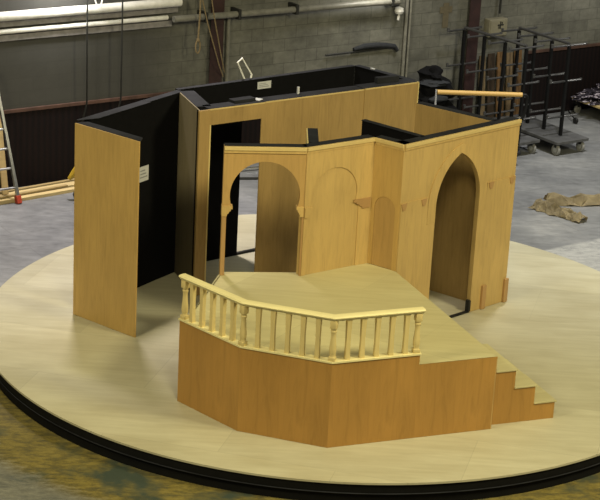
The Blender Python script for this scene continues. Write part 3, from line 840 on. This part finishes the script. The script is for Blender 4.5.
obj('folded_drape', lump(-.04, -.12, 1.02, .25, .18, .06, 5, .2), M_DRAPEG, t, True)
obj('top_bundle', lump(-.0, 0, 1.12, .19, .17, .15, 3, .25), M_DRAPE, t, True)

# dolly with pile at far right
M_PILE = None
m, nt, b = newmat('dark_lilac_fabric', .8, spec=.2)
v = noise(nt, mapping(nt, (1, 1, 1)), 9, 4, .6, 1.5)
L(nt, ramp(nt, v, [(.40, (.014, .012, .018)), (.54, (.03, .025, .035)), (.58, (.34, .30, .36)), (.70, (.60, .55, .60))]), b.inputs['Base Color'])
M_PILE = m
DA, DB = (4.74, 11.42), (5.45, 10.96)
lnD, angD, dD = ua(DA, DB)
DX = W(10.80, 1.0, ZF)
t = thing('pallet_dolly', 'low wheeled wooden dolly under the tangled pile at far right', 'dolly', DX, WANG)
obj('bed', box(0, 1.5, .0, .85, .25, .29, .005), M_T1, t)
obj('bearer', box(.0, 1.5, .02, .09, .19, .249), M_IRON, t)
obj('bearer', box(.0, 1.5, .75, .82, .19, .249), M_IRON, t)
for x in (.10, 1.4):
    for y in (.055, .785):
        cst = obj('caster', box(x - .03, x + .03, y - .03, y + .03, .12, .189, .003), M_IRON, t)
        obj('wheel', add_wheel(x, y, .075, .04), M_RUBBER, cst, True)
def crumple(bm, rx, ry, rz, seed, amp):
    rnd = random.Random(seed)
    from mathutils import noise as mn
    for v in bm.verts:
        p = v.co.copy()
        k = 1 + amp * mn.noise(p * 3.1 + Vector((seed, 0, 0))) + amp * .6 * mn.noise(p * 7.0 + Vector((0, seed, 0)))
        v.co = Vector((p.x * rx * k, p.y * ry * k, max(0, p.z * rz * k + rz * .35)))
    return bm
bm = NB(); bmesh.ops.create_icosphere(bm, subdivisions=5, radius=1)
crumple(bm, .78, .42, .15, 3, .55)
q = Vector(W(10.80 + .80, 1.0 - .43, 0))
o = obj('fabric_pile', bm, M_PILE, None, True, (q.x, q.y, ZF + .292), WANG)
tag(o, 'tangled pile of black and lilac cloth on the dolly at far right', 'cloth pile')
t = thing('floor_caster', 'small dark caster on a rod lying on the floor near the pile', 'caster', (4.72, 10.86, ZF), -.9)
obj('rod', tube([(-.42, .25, .09), (-.05, .03, .07)], .012), M_STEELB, t, True)
obj('wheel', add_wheel(0, 0, .055, .04), M_IRON, t, True)

# crumpled brown paper on the floor
def paper(label, pts, w, seed, loc, hmax):
    rnd = random.Random(seed)
    bm = NB(); nx, ny = 15, 6; g = []
    for i in range(nx + 1):
        f = i / nx * (len(pts) - 1); k = min(int(f), len(pts) - 2); u = f - k
        a, b2 = Vector(pts[k]), Vector(pts[k + 1]); p = a.lerp(b2, u); d = (b2 - a).normalized(); n = Vector((-d.y, d.x))
        ww = w * rnd.uniform(.75, 1.25); hh = hmax * rnd.uniform(.55, 1.2); row = []
        for j in range(ny + 1):
            v = j / ny - .5
            q = p + n * (v * ww + rnd.uniform(-.02, .02)) + d * rnd.uniform(-.025, .025)
            hgt = hh * (1 - abs(2 * v) ** 1.6) + rnd.uniform(-.02, .035)
            row.append(bm.verts.new((q.x, q.y, max(.003, hgt))))
        g.append(row)
    for i in range(nx):
        for j in range(ny):
            a, b2, c2, d2 = g[i][j], g[i + 1][j], g[i + 1][j + 1], g[i][j + 1]
            if rnd.random() < .5: bm.faces.new((a, b2, c2)); bm.faces.new((a, c2, d2))
            else: bm.faces.new((a, b2, d2)); bm.faces.new((b2, c2, d2))
    bmesh.ops.solidify(bm, geom=bm.faces[:], thickness=-.002)
    o = obj('crumpled_paper', bm, M_PAPER, None, False, loc); tag(o, label, 'paper'); return o
paper('crumpled brown paper length on the floor, nearer piece with folded end', [(-.32, .26), (-.1, .05), (.1, -.13), (.30, -.36)], .30, 2, (3.83, 5.58, ZF + .001), .11)
paper('long crumpled brown paper strip on the floor behind the nearer piece', [(-.30, -.02), (.10, .03), (.45, .08), (.95, .30), (1.4, .45)], .24, 5, (3.98, 6.08, ZF + .001), .17)
line('cable', 'black cable lying on the floor beyond the doorway gap', 'cable', [(-1.3, 6.2, ZF + .02), (-1.0, 6.45, ZF + .02), (-.72, 6.50, ZF + .02), (-.3, 6.9, ZF + .02)], .02, M_CABLE)
line('metal_tube', 'pale metal tube lying by the wall beyond the doorway gap', 'tube', [(-1.15, 6.80, ZF + .03), (-.65, 7.06, ZF + .03)], .025, M_CHROME)

# ------------------------------------------------------------------ light
def area(name, loc, target, size, power, col):
    d = bpy.data.lights.new(name, 'AREA'); d.shape = 'DISK'; d.size = size; d.energy = power; d.color = col
    o = bpy.data.objects.new(name, d); COL.objects.link(o); o.location = loc
    o.rotation_euler = (Vector(target) - Vector(loc)).to_track_quat('-Z', 'Y').to_euler(); return o
def spot(name, loc, target, size, power, col, cone=75, blend=.6):
    d = bpy.data.lights.new(name, 'SPOT'); d.shadow_soft_size = size; d.energy = power; d.color = col
    d.spot_size = math.radians(cone); d.spot_blend = blend
    o = bpy.data.objects.new(name, d); COL.objects.link(o); o.location = loc
    o.rotation_euler = (Vector(target) - Vector(loc)).to_track_quat('-Z', 'Y').to_euler(); return o
WARM = (.98, .88, .53); COOL = (.90, .95, 1.0)
area('high_bay_lamp_warm', (-7, -8.5, 9.0), (-.5, -1, 0), 2.4, 560, WARM)
area('high_bay_lamp_warm', (1.0, -10, 9.5), (.3, -1, 0), 2.4, 420, WARM)
area('high_bay_lamp_warm', (8.5, -6, 9.0), (.8, -1, 0), 2.4, 900, WARM)
spot('high_bay_lamp_cool', (-3.2, 4.8, 9.0), (-2.6, 3.0, 0), .5, 4300, (1.0, .91, .87), 62, .9)
spot('high_bay_lamp_cool', (4.2, 5.5, 9.0), (4.3, 5.6, 0), .5, 3000, (1, .98, .95), 80, .8)
area('wall_lamp', W(.6, .55, 3.0), W(.6, 0, 2.2), .3, 26, (1, .98, .95))
area('wall_lamp', W(6.2, .5, 2.6), W(6.2, 0, 1.9), .25, 12, (1, .95, .85))
area('wall_lamp', W(11.2, 1.6, 3.6), W(10.8, 0, 1.6), .4, 45, (1, .97, .9))
w = bpy.data.worlds.new('world'); sc.world = w; w.use_nodes = True
w.node_tree.nodes['Background'].inputs['Color'].default_value = (.9, .92, .85, 1)
w.node_tree.nodes['Background'].inputs['Strength'].default_value = .085

sc.view_settings.view_transform = 'Standard'; sc.view_settings.look = 'None'
sc.view_settings.gamma = 1.0; sc.view_settings.exposure = 0.14; sc.view_settings.use_curve_mapping = False
